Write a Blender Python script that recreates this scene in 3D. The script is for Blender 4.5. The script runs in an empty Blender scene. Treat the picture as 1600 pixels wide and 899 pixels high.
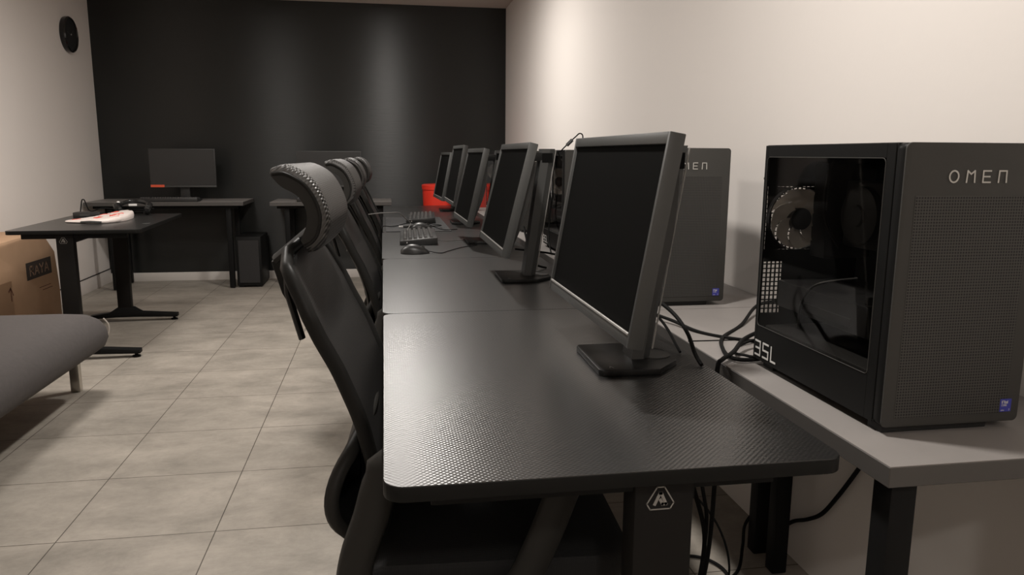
import bpy, bmesh, math, random
from mathutils import Vector, Matrix, Quaternion
random.seed(4)
SC = bpy.context.scene
COL = SC.collection
R = math.radians
# ------------------------------------------------------------------ camera
cam_d = bpy.data.cameras.new('camera'); cam_d.sensor_width = 36.0; cam_d.lens = 1181.16/1600*36; cam_d.clip_start = .02
cam = bpy.data.objects.new('camera', cam_d); COL.objects.link(cam); SC.camera = cam
rt = Vector((.98626992, -.16503072, .0060414)); dn = Vector((-.02269093, -.17166212, -.98489453)); fw = Vector((.16357493, .97123477, -.17304989))
cam.matrix_world = Matrix(((rt.x, -dn.x, -fw.x, 0), (rt.y, -dn.y, -fw.y, 0), (rt.z, -dn.z, -fw.z, 1.12), (0, 0, 0, 1)))
# ------------------------------------------------------------------ view, world
SC.view_settings.view_transform = 'Standard'; SC.view_settings.look = 'None'
SC.view_settings.gamma = 1; SC.view_settings.use_curve_mapping = False; SC.view_settings.exposure = 0.15
w = bpy.data.worlds.new('world'); SC.world = w; w.use_nodes = True
w.node_tree.nodes['Background'].inputs[0].default_value = (.8, .78, .75, 1); w.node_tree.nodes['Background'].inputs[1].default_value = .02
# ceiling lamps: x, y, power, radius; last one is added left-wall fill
WARM = (1.0, .945, .885)
LAMPS = [(.06, 1.42, 31, .085), (.06, 4.75, 32, .10), (.04, -1.35, 18, .10), (-1.25, 3.9, 27, .26)]
# ------------------------------------------------------------------ room numbers
XL, XR, YB, YF, ZC = -2.384, 1.114, 7.035, -1.9, 2.414
ZD = .721      # black desk top
ZG = .702      # grey desk top
DY0, DL = .8715, 1.029

# ------------------------------------------------------------------ materials
def newmat(name):
    m = bpy.data.materials.new(name); m.use_nodes = True
    return m, m.node_tree, m.node_tree.nodes['Principled BSDF']
def N(nt, t, **kw):
    n = nt.nodes.new(t)
    for k, v in kw.items(): setattr(n, k, v)
    return n
def L(nt, a, b): nt.links.new(a, b)
def mat(name, col, rough=.5, metal=0, spec=.5, var=.08, vscale=20, bump=0, bscale=200, coat=0, emit=None, es=0):
    m, nt, p = newmat(name)
    p.inputs['Roughness'].default_value = rough; p.inputs['Metallic'].default_value = metal
    p.inputs['Specular IOR Level'].default_value = spec
    if spec <= .36 and max(col) < .1: p.inputs['IOR'].default_value = 1.12 if spec < .1 else 1.28
    if coat: p.inputs['Coat Weight'].default_value = coat
    tc = N(nt, 'ShaderNodeTexCoord'); no = N(nt, 'ShaderNodeTexNoise'); no.inputs['Scale'].default_value = vscale; no.inputs['Detail'].default_value = 3
    L(nt, tc.outputs['Object'], no.inputs['Vector'])
    mx = N(nt, 'ShaderNodeMix', data_type='RGBA'); a = [c*(1-var) for c in col]; b = [min(1, c*(1+var)) for c in col]
    mx.inputs['A'].default_value = (*a, 1); mx.inputs['B'].default_value = (*b, 1)
    L(nt, no.outputs['Fac'], mx.inputs['Factor']); L(nt, mx.outputs['Result'], p.inputs['Base Color'])
    if bump:
        n2 = N(nt, 'ShaderNodeTexNoise'); n2.inputs['Scale'].default_value = bscale; n2.inputs['Detail'].default_value = 2
        L(nt, tc.outputs['Object'], n2.inputs['Vector']); bp = N(nt, 'ShaderNodeBump'); bp.inputs['Strength'].default_value = bump; bp.inputs['Distance'].default_value = .002
        L(nt, n2.outputs['Fac'], bp.inputs['Height']); L(nt, bp.outputs['Normal'], p.inputs['Normal'])
    if emit:
        p.inputs['Emission Color'].default_value = (*emit, 1); p.inputs['Emission Strength'].default_value = es
    return m
def weave(name, col, col2, rough, period, strength, diag=True, spec=.5, axes='XY', dist=.001, contrast=1.0):
    """woven / dotted surface: product of two sine waves drives bump and colour"""
    m, nt, p = newmat(name)
    tc = N(nt, 'ShaderNodeTexCoord'); sp = N(nt, 'ShaderNodeSeparateXYZ'); L(nt, tc.outputs['Object'], sp.inputs[0])
    def M(op, a, b=None):
        n = N(nt, 'ShaderNodeMath', operation=op)
        for i, s in enumerate((a, b)):
            if s is None: continue
            if isinstance(s, (int, float)): n.inputs[i].default_value = s
            else: L(nt, s, n.inputs[i])
        return n.outputs[0]
    pick = lambda a: M('SUBTRACT', sp.outputs['X'], sp.outputs['Z']) if a == 'W' else sp.outputs[a]
    u, v = pick(axes[0]), pick(axes[1])
    if diag and diag != 'dots': u, v = M('ADD', u, v), M('SUBTRACT', u, v)
    k = 2*math.pi/period
    if diag == 'dots':   # small round holes on a square grid
        h = M('ADD', M('COSINE', M('MULTIPLY', u, k)), M('COSINE', M('MULTIPLY', v, k)))
        mr = N(nt, 'ShaderNodeMapRange', interpolation_type='SMOOTHSTEP'); mr.inputs['From Min'].default_value = .1; mr.inputs['From Max'].default_value = 1.0; L(nt, h, mr.inputs['Value']); h = mr.outputs[0]
    else:
        h = M('MULTIPLY', M('SINE', M('MULTIPLY', u, k)), M('SINE', M('MULTIPLY', v, k)))
        h = M('ADD', M('MULTIPLY', h, .5), .5)
    mx = N(nt, 'ShaderNodeMix', data_type='RGBA'); mx.inputs['A'].default_value = (*col, 1); mx.inputs['B'].default_value = (*col2, 1)
    L(nt, h, mx.inputs['Factor']); L(nt, mx.outputs['Result'], p.inputs['Base Color'])
    bp = N(nt, 'ShaderNodeBump'); bp.inputs['Strength'].default_value = strength; bp.inputs['Distance'].default_value = dist
    L(nt, h, bp.inputs['Height']); L(nt, bp.outputs['Normal'], p.inputs['Normal'])
    p.inputs['Roughness'].default_value = rough; p.inputs['Specular IOR Level'].default_value = spec
    return m

def floor_mat():
    m, nt, p = newmat('floor_tiles')
    g = N(nt, 'ShaderNodeNewGeometry'); mp = N(nt, 'ShaderNodeMapping'); mp.inputs['Location'].default_value = (.5233+.4438*10, -2.2271+.4438*20, 0)
    L(nt, g.outputs['Position'], mp.inputs['Vector'])
    br = N(nt, 'ShaderNodeTexBrick'); br.offset = 0; br.squash = 1
    for k, v in (('Scale', 1), ('Mortar Size', .0019), ('Mortar Smooth', .3), ('Bias', 0), ('Brick Width', .44376), ('Row Height', .44376)): br.inputs[k].default_value = v
    br.inputs['Color1'].default_value = (.92, .92, .92, 1); br.inputs['Color2'].default_value = (1, 1, 1, 1); br.inputs['Mortar'].default_value = (.22, .20, .18, 1)
    L(nt, mp.outputs[0], br.inputs['Vector'])
    m2 = N(nt, 'ShaderNodeMapping'); m2.inputs['Scale'].default_value = (1.0, 1.5, 1); L(nt, g.outputs['Position'], m2.inputs['Vector'])
    n1 = N(nt, 'ShaderNodeTexNoise'); n1.inputs['Scale'].default_value = 2.6; n1.inputs['Detail'].default_value = 9; n1.inputs['Roughness'].default_value = .74; n1.inputs['Distortion'].default_value = .25
    L(nt, m2.outputs[0], n1.inputs['Vector'])
    cr = N(nt, 'ShaderNodeValToRGB'); cr.color_ramp.elements[0].position = .34; cr.color_ramp.elements[1].position = .68
    cr.color_ramp.elements[0].color = (.255, .232, .198, 1); cr.color_ramp.elements[1].color = (.455, .41, .355, 1)
    L(nt, n1.outputs['Fac'], cr.inputs['Fac'])
    n2 = N(nt, 'ShaderNodeTexNoise'); n2.inputs['Scale'].default_value = 60; n2.inputs['Detail'].default_value = 3; L(nt, g.outputs['Position'], n2.inputs['Vector'])
    c2 = N(nt, 'ShaderNodeMapRange'); c2.inputs['To Min'].default_value = .93; c2.inputs['To Max'].default_value = 1.07; L(nt, n2.outputs['Fac'], c2.inputs['Value'])
    mu = N(nt, 'ShaderNodeMix', data_type='RGBA', blend_type='MULTIPLY'); mu.inputs['Factor'].default_value = 1
    L(nt, cr.outputs['Color'], mu.inputs['A']); L(nt, br.outputs['Color'], mu.inputs['B'])
    mv = N(nt, 'ShaderNodeVectorMath', operation='SCALE'); L(nt, mu.outputs['Result'], mv.inputs[0]); L(nt, c2.outputs[0], mv.inputs['Scale'])
    L(nt, mv.outputs[0], p.inputs['Base Color'])
    p.inputs['Roughness'].default_value = .5; p.inputs['Specular IOR Level'].default_value = .35
    bp = N(nt, 'ShaderNodeBump'); bp.inputs['Strength'].default_value = .3; bp.inputs['Distance'].default_value = .002; bp.invert = True
    L(nt, br.outputs['Fac'], bp.inputs['Height']); L(nt, bp.outputs['Normal'], p.inputs['Normal'])
    return m
def box_mat():
    m = mat('cardboard', (.47, .30, .185), .85, var=.10, vscale=9, bump=.2, bscale=300); return m
def glass_mat():
    m = bpy.data.materials.new('tinted_glass'); m.use_nodes = True; nt = m.node_tree; nt.nodes.clear()
    o = N(nt, 'ShaderNodeOutputMaterial'); tr = N(nt, 'ShaderNodeBsdfTransparent'); tr.inputs[0].default_value = (.80, .79, .775, 1)
    gl = N(nt, 'ShaderNodeBsdfGlossy'); gl.inputs['Roughness'].default_value = .04; gl.inputs['Color'].default_value = (.9, .9, .9, 1)
    fr = N(nt, 'ShaderNodeFresnel'); fr.inputs['IOR'].default_value = 1.40; mx = N(nt, 'ShaderNodeMixShader')
    ge = N(nt, 'ShaderNodeNewGeometry'); inv = N(nt, 'ShaderNodeMath', operation='SUBTRACT'); inv.inputs[0].default_value = 1; L(nt, ge.outputs['Backfacing'], inv.inputs[1])
    mf = N(nt, 'ShaderNodeMath', operation='MULTIPLY'); L(nt, fr.outputs[0], mf.inputs[0]); L(nt, inv.outputs[0], mf.inputs[1]); L(nt, mf.outputs[0], mx.inputs[0]); L(nt, tr.outputs[0], mx.inputs[1]); L(nt, gl.outputs[0], mx.inputs[2]); L(nt, mx.outputs[0], o.inputs[0])
    return m
def clear_plastic():
    m, nt, p = newmat('translucent_fan_plastic')
    p.inputs['Base Color'].default_value = (.62, .58, .54, 1); p.inputs['Roughness'].default_value = .3
    no = N(nt, 'ShaderNodeTexNoise'); no.inputs['Scale'].default_value = 30; tcx = N(nt, 'ShaderNodeTexCoord'); L(nt, tcx.outputs['Object'], no.inputs['Vector'])
    mr = N(nt, 'ShaderNodeMapRange'); mr.inputs['To Min'].default_value = .8; mr.inputs['To Max'].default_value = .92; L(nt, no.outputs['Fac'], mr.inputs['Value']); L(nt, mr.outputs[0], p.inputs['Alpha'])
    return m

M = {}
M['floor'] = floor_mat()
M['wall_l'] = mat('white_wall_paint', (.80, .745, .70), .85, var=.02, vscale=2, bump=.12, bscale=60)
M['wall_r'] = mat('bright_wall_paint', (.74, .70, .665), .8, var=.015, vscale=2, bump=.1, bscale=60)
M['wall_b'] = mat('black_wall_paint', (.0145, .0155, .0148), .36, spec=.42, var=.06, vscale=1.5, bump=.10, bscale=1)
_nt = M['wall_b'].node_tree; _n = [n for n in _nt.nodes if n.type == 'TEX_NOISE' and n.inputs['Scale'].default_value == 1][0]
_mp = N(_nt, 'ShaderNodeMapping'); _mp.inputs['Scale'].default_value = (6, 6, 160); _tc = [n for n in _nt.nodes if n.type == 'TEX_COORD'][0]
L(_nt, _tc.outputs['Object'], _mp.inputs['Vector']); L(_nt, _mp.outputs[0], _n.inputs['Vector'])
[n for n in _nt.nodes if n.type == 'BUMP'][0].inputs['Strength'].default_value = .25
_tg = N(_nt, 'ShaderNodeTangent', direction_type='RADIAL', axis='Z'); _p = _nt.nodes['Principled BSDF']
L(_nt, _tg.outputs[0], _p.inputs['Tangent']); _p.inputs['Anisotropic'].default_value = .92; _p.inputs['Anisotropic Rotation'].default_value = .25
M['ceil'] = mat('ceiling_paint', (.62, .56, .51), .9, var=.02, vscale=2)
M['skirt'] = mat('skirting_paint', (.62, .585, .55), .55, var=.03, vscale=6)
M['carbon'] = weave('carbon_fibre_laminate', (.007, .007, .0068), (.016, .0155, .015), .30, .0085, .6, diag=False, spec=1.0, dist=.0005)
M['carbon'].node_tree.nodes['Principled BSDF'].inputs['IOR'].default_value = 1.65
M['deskedge'] = mat('black_desk_edge', (.010, .010, .0095), .45, spec=.3, var=.05)
M['lam'] = mat('grey_laminate', (.25, .233, .222), .5, spec=.4, var=.07, vscale=14, bump=.05)
M['lam_edge'] = mat('grey_laminate_edge', (.070, .065, .061), .55, var=.04)
M['blackmetal'] = mat('black_powder_coat', (.009, .009, .009), .5, spec=.25, var=.06, bump=.08, bscale=500)
M['leggrey'] = mat('dark_leg_paint', (.013, .012, .0112), .5, spec=.25, var=.05)
M['monplast'] = mat('dark_monitor_plastic', (.047, .048, .0465), .42, var=.05, bump=.05, bscale=700)
M['monback'] = mat('monitor_back_plastic', (.027, .027, .026), .5, var=.05)
M['screen'] = mat('matte_black_screen', (.0075, .0075, .0073), .5, spec=.08, var=.02)
M['silver'] = mat('silver_trim', (.42, .41, .39), .35, metal=.5, var=.03)
M['base'] = mat('stand_base_plastic', (.012, .012, .0118), .38, spec=.35, var=.04)
M['pcfront'] = mat('dark_grey_case_metal', (.055, .0535, .050), .5, var=.04, spec=.35)
M['pcside'] = mat('black_case_metal', (.011, .011, .0108), .45, var=.05, spec=.25)
M['pcin'] = mat('black_case_interior', (.012, .012, .012), .6, var=.1)
M['pcin2'] = mat('dark_component_plastic', (.02, .02, .021), .35, var=.2, vscale=60)
M['holes'] = weave('perforated_front', (.055, .053, .0495), (.008, .008, .008), .55, .0045, .15, diag='dots', spec=.3, axes='XZ', dist=-.0005)
M['glass'] = glass_mat(); M['fan'] = clear_plastic()
M['white'] = mat('white_print', (.62, .61, .59), .5, var=.02)
M['logo'] = mat('silver_logo', (.50, .49, .46), .4, var=.02)
M['legmark'] = mat('grey_emblem', (.27, .26, .24), .4, var=.02)
M['blue'] = mat('blue_sticker', (.045, .05, .33), .35, var=.04)
M['plast'] = mat('chair_black_plastic', (.014, .0138, .013), .45, spec=.3, var=.06, bump=.05, bscale=400)
M['plastg'] = mat('chair_shell_plastic', (.026, .025, .023), .48, spec=.3, var=.05)
M['mesh'] = weave('chair_mesh_fabric', (.007, .007, .007), (.024, .023, .022), .5, .0070, .8, diag=False, axes='YW', spec=.35, dist=.0010)
M['meshh'] = weave('headrest_mesh_fabric', (.006, .006, .006), (.075, .071, .067), .42, .0088, 1.0, diag=False, axes='YW', dist=.0015)
M['seat'] = weave('seat_fabric', (.005, .005, .005), (.009, .009, .009), .85, .006, .4)
M['rubber'] = mat('black_rubber', (.01, .01, .01), .7, var=.05)
M['cable'] = mat('black_cable', (.008, .008, .008), .6, spec=.2, var=.05)
M['cable_s'] = mat('grey_cable', (.14, .135, .13), .4, var=.05)
M['chrome'] = mat('brushed_steel', (.55, .52, .47), .28, metal=.9, var=.05)
M['sofa'] = mat('grey_sofa_fabric', (.080, .071, .069), .95, var=.16, vscale=55, bump=.5, bscale=500)
M['piping'] = mat('pale_piping', (.55, .5, .45), .8)
M['card'] = box_mat()
M['cardd'] = mat('cardboard_print', (.045, .035, .03), .8, var=.05)
M['cardp'] = mat('cardboard_red_print', (.14, .055, .035), .8, var=.1)
M['cardtext'] = mat('cardboard_pale_print', (.30, .20, .14), .8, var=.05)
M['cardtape'] = mat('brown_tape', (.33, .20, .115), .45, var=.05)
M['red'] = mat('red_plastic', (.70, .035, .018), .38, var=.05)
M['key'] = mat('keycap_plastic', (.05, .048, .046), .38, var=.08)
M['kbody'] = mat('keyboard_plastic', (.018, .018, .018), .4, var=.05)
M['pad'] = weave('mouse_pad_cloth', (.014, .014, .0145), (.02, .02, .021), .8, .003, .3)
M['bag'] = mat('white_plastic_bag', (.72, .64, .60), .45, var=.05, vscale=40, bump=.6, bscale=60)
M['bagred'] = mat('red_bag_print', (.62, .10, .07), .5, var=.1)
M['gloss'] = mat('glossy_black_plastic', (.012, .012, .012), .12, var=.05)
M['orange'] = mat('orange_sticker', (.75, .10, .04), .5, var=.05)
M['lampem'] = mat('lamp_diffuser', (.9, .9, .9), .5, emit=(1, .95, .9), es=3)

# ------------------------------------------------------------------ mesh helper
def catmull(pts, n=6, closed=False):
    pts = [Vector(p) for p in pts]; out = []; c = len(pts)
    rng = range(c if closed else c-1)
    for i in rng:
        if closed: p0, p1, p2, p3 = pts[i-1], pts[i], pts[(i+1) % c], pts[(i+2) % c]
        else: p0 = pts[max(i-1, 0)]; p1 = pts[i]; p2 = pts[i+1]; p3 = pts[min(i+2, c-1)]
        for k in range(n):
            t = k/n
            out.append(.5*((2*p1)+(-p0+p2)*t+(2*p0-5*p1+4*p2-p3)*t*t+(-p0+3*p1-3*p2+p3)*t**3))
    if not closed: out.append(pts[-1])
    return out
class MB:
    def __init__(s): s.b = bmesh.new()
    def _merge(s, t, mtx=None):
        if mtx is not None: bmesh.ops.transform(t, matrix=mtx, verts=t.verts)
        me = bpy.data.meshes.new('tmp'); t.to_mesh(me); t.free(); s.b.from_mesh(me); bpy.data.meshes.remove(me)
    def box(s, x0, x1, y0, y1, z0, z1, bev=0, seg=2, mtx=None):
        t = bmesh.new(); bmesh.ops.create_cube(t, size=1)
        bmesh.ops.transform(t, matrix=Matrix.Translation(((x0+x1)/2, (y0+y1)/2, (z0+z1)/2)) @ Matrix.Diagonal((abs(x1-x0), abs(y1-y0), abs(z1-z0), 1)), verts=t.verts)
        if bev: bmesh.ops.bevel(t, geom=t.edges[:], offset=bev, segments=seg, profile=.5, affect='EDGES')
        s._merge(t, mtx); return s
    def tube(s, pts, r, n=8, closed=False, flat=None, caps=True):
        """r: number or list; flat=(a,b,upvec): elliptical section a x b"""
        pts = [Vector(p) for p in pts]; c = len(pts); rings = []
        rr = r if isinstance(r, (list, tuple)) else [r]*c
        up = Vector(flat[2]) if flat else None; prev = None
        for i, p in enumerate(pts):
            a = pts[(i-1) % c] if (closed or i > 0) else p; b = pts[(i+1) % c] if (closed or i < c-1) else p
            t = (b-a).normalized()
            if up is not None: u = up - t*up.dot(t)
            elif prev is None: u = t.orthogonal()
            else: u = prev - t*prev.dot(t)
            u.normalize(); prev = u; v = t.cross(u); ring = []
            for k in range(n):
                an = 2*math.pi*(k+.5)/n
                if flat: d = u*(math.cos(an)*flat[0]) + v*(math.sin(an)*flat[1]); d *= rr[i]
                else: d = (u*math.cos(an)+v*math.sin(an))*rr[i]
                ring.append(s.b.verts.new(p+d))
            rings.append(ring)
        m = c if closed else c-1
        for i in range(m):
            A, B = rings[i], rings[(i+1) % c]
            for k in range(n): s.b.faces.new((A[k], A[(k+1) % n], B[(k+1) % n], B[k]))
        if not closed and caps: s.b.faces.new(rings[0][::-1]); s.b.faces.new(rings[-1])
        return s
    def lathe(s, prof, n=32, mtx=None):
        t = bmesh.new(); rings = []
        for (r, z) in prof:
            if r < 1e-6: rings.append([t.verts.new((0, 0, z))])
            else: rings.append([t.verts.new((r*math.cos(2*math.pi*k/n), r*math.sin(2*math.pi*k/n), z)) for k in range(n)])
        for A, B in zip(rings, rings[1:]):
            if len(A) == 1 and len(B) == 1: continue
            for k in range(n):
                j = (k+1) % n
                if len(A) == 1: t.faces.new((A[0], B[j], B[k]))
                elif len(B) == 1: t.faces.new((A[k], A[j], B[0]))
                else: t.faces.new((A[k], A[j], B[j], B[k]))
        bmesh.ops.recalc_face_normals(t, faces=t.faces[:])
        s._merge(t, mtx); return s
    def prism(s, poly, o, u, v, w, bev=0, seg=2):
        """poly (a,b) in plane u,v at o, extruded by vector w"""
        o, u, v, w = Vector(o), Vector(u), Vector(v), Vector(w); t = bmesh.new()
        A = [t.verts.new(o+u*a+v*b) for a, b in poly]; B = [t.verts.new(o+u*a+v*b+w) for a, b in poly]; n = len(poly)
        t.faces.new(A[::-1]); t.faces.new(B)
        for k in range(n): t.faces.new((A[k], A[(k+1) % n], B[(k+1) % n], B[k]))
        bmesh.ops.recalc_face_normals(t, faces=t.faces[:])
        if bev: bmesh.ops.bevel(t, geom=t.edges[:], offset=bev, segments=seg, profile=.5, affect='EDGES')
        s._merge(t); return s
    def grid(s, fn, nu, nv, thick=0, tdir=None):
        """fn(i/nu, j/nv) -> point; closed slab if thick"""
        P = [[Vector(fn(i/nu, j/nv)) for j in range(nv+1)] for i in range(nu+1)]
        t = bmesh.new(); A = [[t.verts.new(p) for p in row] for row in P]
        for i in range(nu):
            for j in range(nv): t.faces.new((A[i][j], A[i+1][j], A[i+1][j+1], A[i][j+1]))
        if thick:
            d = Vector(tdir)*thick; B = [[t.verts.new(p+d) for p in row] for row in P]
            for i in range(nu):
                for j in range(nv): t.faces.new((B[i][j], B[i][j+1], B[i+1][j+1], B[i+1][j]))
            for i in range(nu):
                t.faces.new((A[i][0], B[i][0], B[i+1][0], A[i+1][0])); t.faces.new((A[i][nv], A[i+1][nv], B[i+1][nv], B[i][nv]))
            for j in range(nv):
                t.faces.new((A[0][j], A[0][j+1], B[0][j+1], B[0][j])); t.faces.new((A[nu][j], B[nu][j], B[nu][j+1], A[nu][j+1]))
        bmesh.ops.recalc_face_normals(t, faces=t.faces[:])
        s._merge(t); return s
    def loft(s, rings, caps=True):
        V = [[s.b.verts.new(p) for p in r] for r in rings]; n = len(V[0])
        for A, B in zip(V, V[1:]):
            for k in range(n): s.b.faces.new((A[k], A[(k+1) % n], B[(k+1) % n], B[k]))
        if caps: s.b.faces.new(V[0][::-1]); s.b.faces.new(V[-1])
        return s
    def build(s, name, m, parent=None, ang=35, loc=None):
        bmesh.ops.recalc_face_normals(s.b, faces=s.b.faces[:])
        me = bpy.data.meshes.new(name); s.b.to_mesh(me); s.b.free(); me.materials.append(m)
        me.shade_smooth(); me.set_sharp_from_angle(angle=R(ang))
        o = bpy.data.objects.new(name, me); COL.objects.link(o)
        if parent: o.parent = parent
        if loc: o.location = loc
        return o
def tag(o, label, cat, group=None, kind=None):
    if label: o['label'] = label
    if cat: o['category'] = cat
    if group: o['group'] = group
    if kind: o['kind'] = kind
    return o
def empty(name, loc, rz=0, label=None, cat=None, group=None):
    o = bpy.data.objects.new(name, None); COL.objects.link(o); o.location = loc; o.rotation_euler = (0, 0, rz); o.empty_display_size = .1
    return tag(o, label, cat, group)
def struct(o): o['kind'] = 'structure'; return o
def copy_tree(o, parent=None):
    c = o.copy(); COL.objects.link(c)
    if parent: c.parent = parent
    for ch in [x for x in bpy.data.objects if x.parent == o]: copy_tree(ch, c)
    return c
def round_rect(x0, x1, y0, y1, r, n=6, corners=(1, 1, 1, 1)):
    out = []
    for (cx, cy, a0), on in zip(((x1-r, y1-r, 0), (x0+r, y1-r, 90), (x0+r, y0+r, 180), (x1-r, y0+r, 270)), corners):
        if on: out += [(cx+r*math.cos(R(a0+90*k/n)), cy+r*math.sin(R(a0+90*k/n))) for k in range(n+1)]
        else: out.append((cx+math.copysign(r, math.cos(R(a0+45))), cy+math.copysign(r, math.sin(R(a0+45)))))
    return out
# stroke letters: unit height 1, list of polylines, advance width
GL = {
 'O': ([[(.5+.5*math.cos(2*math.pi*k/20), .5+.5*math.sin(2*math.pi*k/20)) for k in range(21)]], 1.0),
 'M': ([[(.0, 0), (.06, 1), (.46, .72), (.86, 1), (.92, 0)]], .92),
 'E': ([[(.85, 1), (0, 1), (0, 0), (.85, 0)], [(0, .5), (.75, .5)]], .85),
 'n': ([[(0, 0), (.04, 1), (.86, 1), (.90, 0)]], .9),
 '3': ([[(0, 1), (.8, 1), (.8, 0), (0, 0)], [(.1, .5), (.8, .5)]], .8),
 'S': ([[(.85, 1), (0, 1), (0, .5), (.85, .5), (.85, 0), (0, 0)]], .85),
 'L': ([[(0, 1), (0, 0), (.7, 0)]], .7),
 'R': ([[(0, 0), (0, 1), (.6, 1), (.72, .85), (.72, .6), (.6, .48), (0, .48)], [(.4, .48), (.75, 0)]], .78),
 'A': ([[(0, 0), (.38, 1), (.46, 1), (.84, 0)], [(.15, .32), (.69, .32)]], .84),
 'Y': ([[(0, 1), (.4, .5), (.8, 1)], [(.4, .5), (.4, 0)]], .8),
 'I': ([[(0, 0), (0, 1)]], .05), 'N': ([[(0, 0), (0, 1), (.75, 0), (.75, 1)]], .75), 'T': ([[(0, 1), (.8, 1)], [(.4, 1), (.4, 0)]], .8),
 'C': ([[(.8, 1), (0, 1), (0, 0), (.8, 0)]], .8),
 'i': ([[(0, 0), (0, .65)], [(0, .85), (0, .98)]], .05), 't': ([[(.15, .95), (.15, 0), (.4, 0)], [(0, .65), (.4, .65)]], .4),
 'e': ([[(.6, 0), (0, 0), (0, .65), (.6, .65), (.6, .33), (0, .33)]], .6), 'l': ([[(0, 0), (0, 1)]], .05), '7': ([[(0, 1), (.7, 1), (.2, 0)]], .7),
 'u': ([[(0, .65), (0, 0), (.55, 0), (.55, .65)]], .55), 'r': ([[(0, 0), (0, .65), (.4, .65)]], .4), 'a': ([[(0, .65), (.55, .65), (.55, 0), (0, 0), (0, .33), (.55, .33)]], .55),
}
def strokes(mb, polys, o, u, v, n, sx, sy, wd, th):
    """draw polylines (unit coords) as raised strips; wd = stroke width in metres"""
    o, u, v, n = Vector(o), Vector(u), Vector(v), Vector(n)
    for pl in polys:
        P = [Vector((a*sx, b*sy)) for a, b in pl]
        for a, b in zip(P, P[1:]):
            d = (b-a); ln = d.length
            if ln < 1e-7: continue
            d /= ln; q = Vector((-d.y, d.x)); a2 = a-d*wd*.42; b2 = b+d*wd*.42
            mb.prism([(a2+q*wd/2)[:], (a2-q*wd/2)[:], (b2-q*wd/2)[:], (b2+q*wd/2)[:]], o, u, v, n*th)
def text(mb, s, o, u, v, n, h, wfac, gap, wd, th=.0006):
    x = 0; o = Vector(o); u = Vector(u)
    for ch in s:
        if ch == ' ': x += h*.5; continue
        pl, adv = GL[ch]; strokes(mb, pl, o+u*x, u, v, n, h*wfac, h, wd, th); x += adv*h*wfac+gap
    return x

# ================================================================== THE ROOM
T = .12
struct(MB().box(XL-T, XR+T, YF-T, YB+T, -.1, 0).build('floor', M['floor']))
struct(MB().box(XL-T, XR+T, YF-T, YB+T, ZC, ZC+.1).build('ceiling', M['ceil']))
struct(MB().box(XL-T, XL, YF, YB, 0, ZC).build('wall_left', M['wall_l']))
struct(MB().box(XR, XR+T, YF, YB, 0, ZC).build('wall_right', M['wall_r']))
struct(MB().box(XL-T, XR+T, YB, YB+T, 0, ZC).build('wall_back', M['wall_b']))
struct(MB().box(XL-T, XR+T, YF-T, YF, 0, ZC).build('wall_front', M['wall_l']))
struct(MB().box(XL+.004, XR, YB-.012, YB, 0, .075, .002).build('baseboard_back', M['skirt']))
b = MB(); b.box(XL, XL+.010, YF, YB-.012, 0, .115, .002); struct(b.build('baseboard_left', M['wall_l']))
struct(MB().box(XL, XL+.012, YF, YB-.012, .115, .120).build('trim_1', M['deskedge']))

# ceiling downlights, the last one an added fill light
for i, (x, y, pw, rd) in enumerate(LAMPS):
    r0 = empty('ceiling_light', (x, y, ZC), 0, ['round ceiling downlight above the nearest black desk', 'round ceiling downlight above the fourth black desk', 'round ceiling downlight behind the camera', 'added round fill light above the open floor by the left wall'][i], 'light', 'ceiling downlights')
    MB().lathe([(rd+.02, 0), (rd+.02, -.012), (rd, -.016), (rd, 0)], 32).build('frame', M['skirt'], r0)
    MB().lathe([(0, -.004), (rd, -.004), (rd, -.001), (0, -.001)], 32).build('diffuser', M['lampem'], r0)
    ld = bpy.data.lights.new('ceiling_light_lamp', 'AREA'); ld.shape = 'DISK'; ld.size = rd*2; ld.energy = pw; ld.color = WARM
    lo = bpy.data.objects.new('lamp', ld); COL.objects.link(lo); lo.parent = r0; lo.location = (0, 0, -.02)

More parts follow.
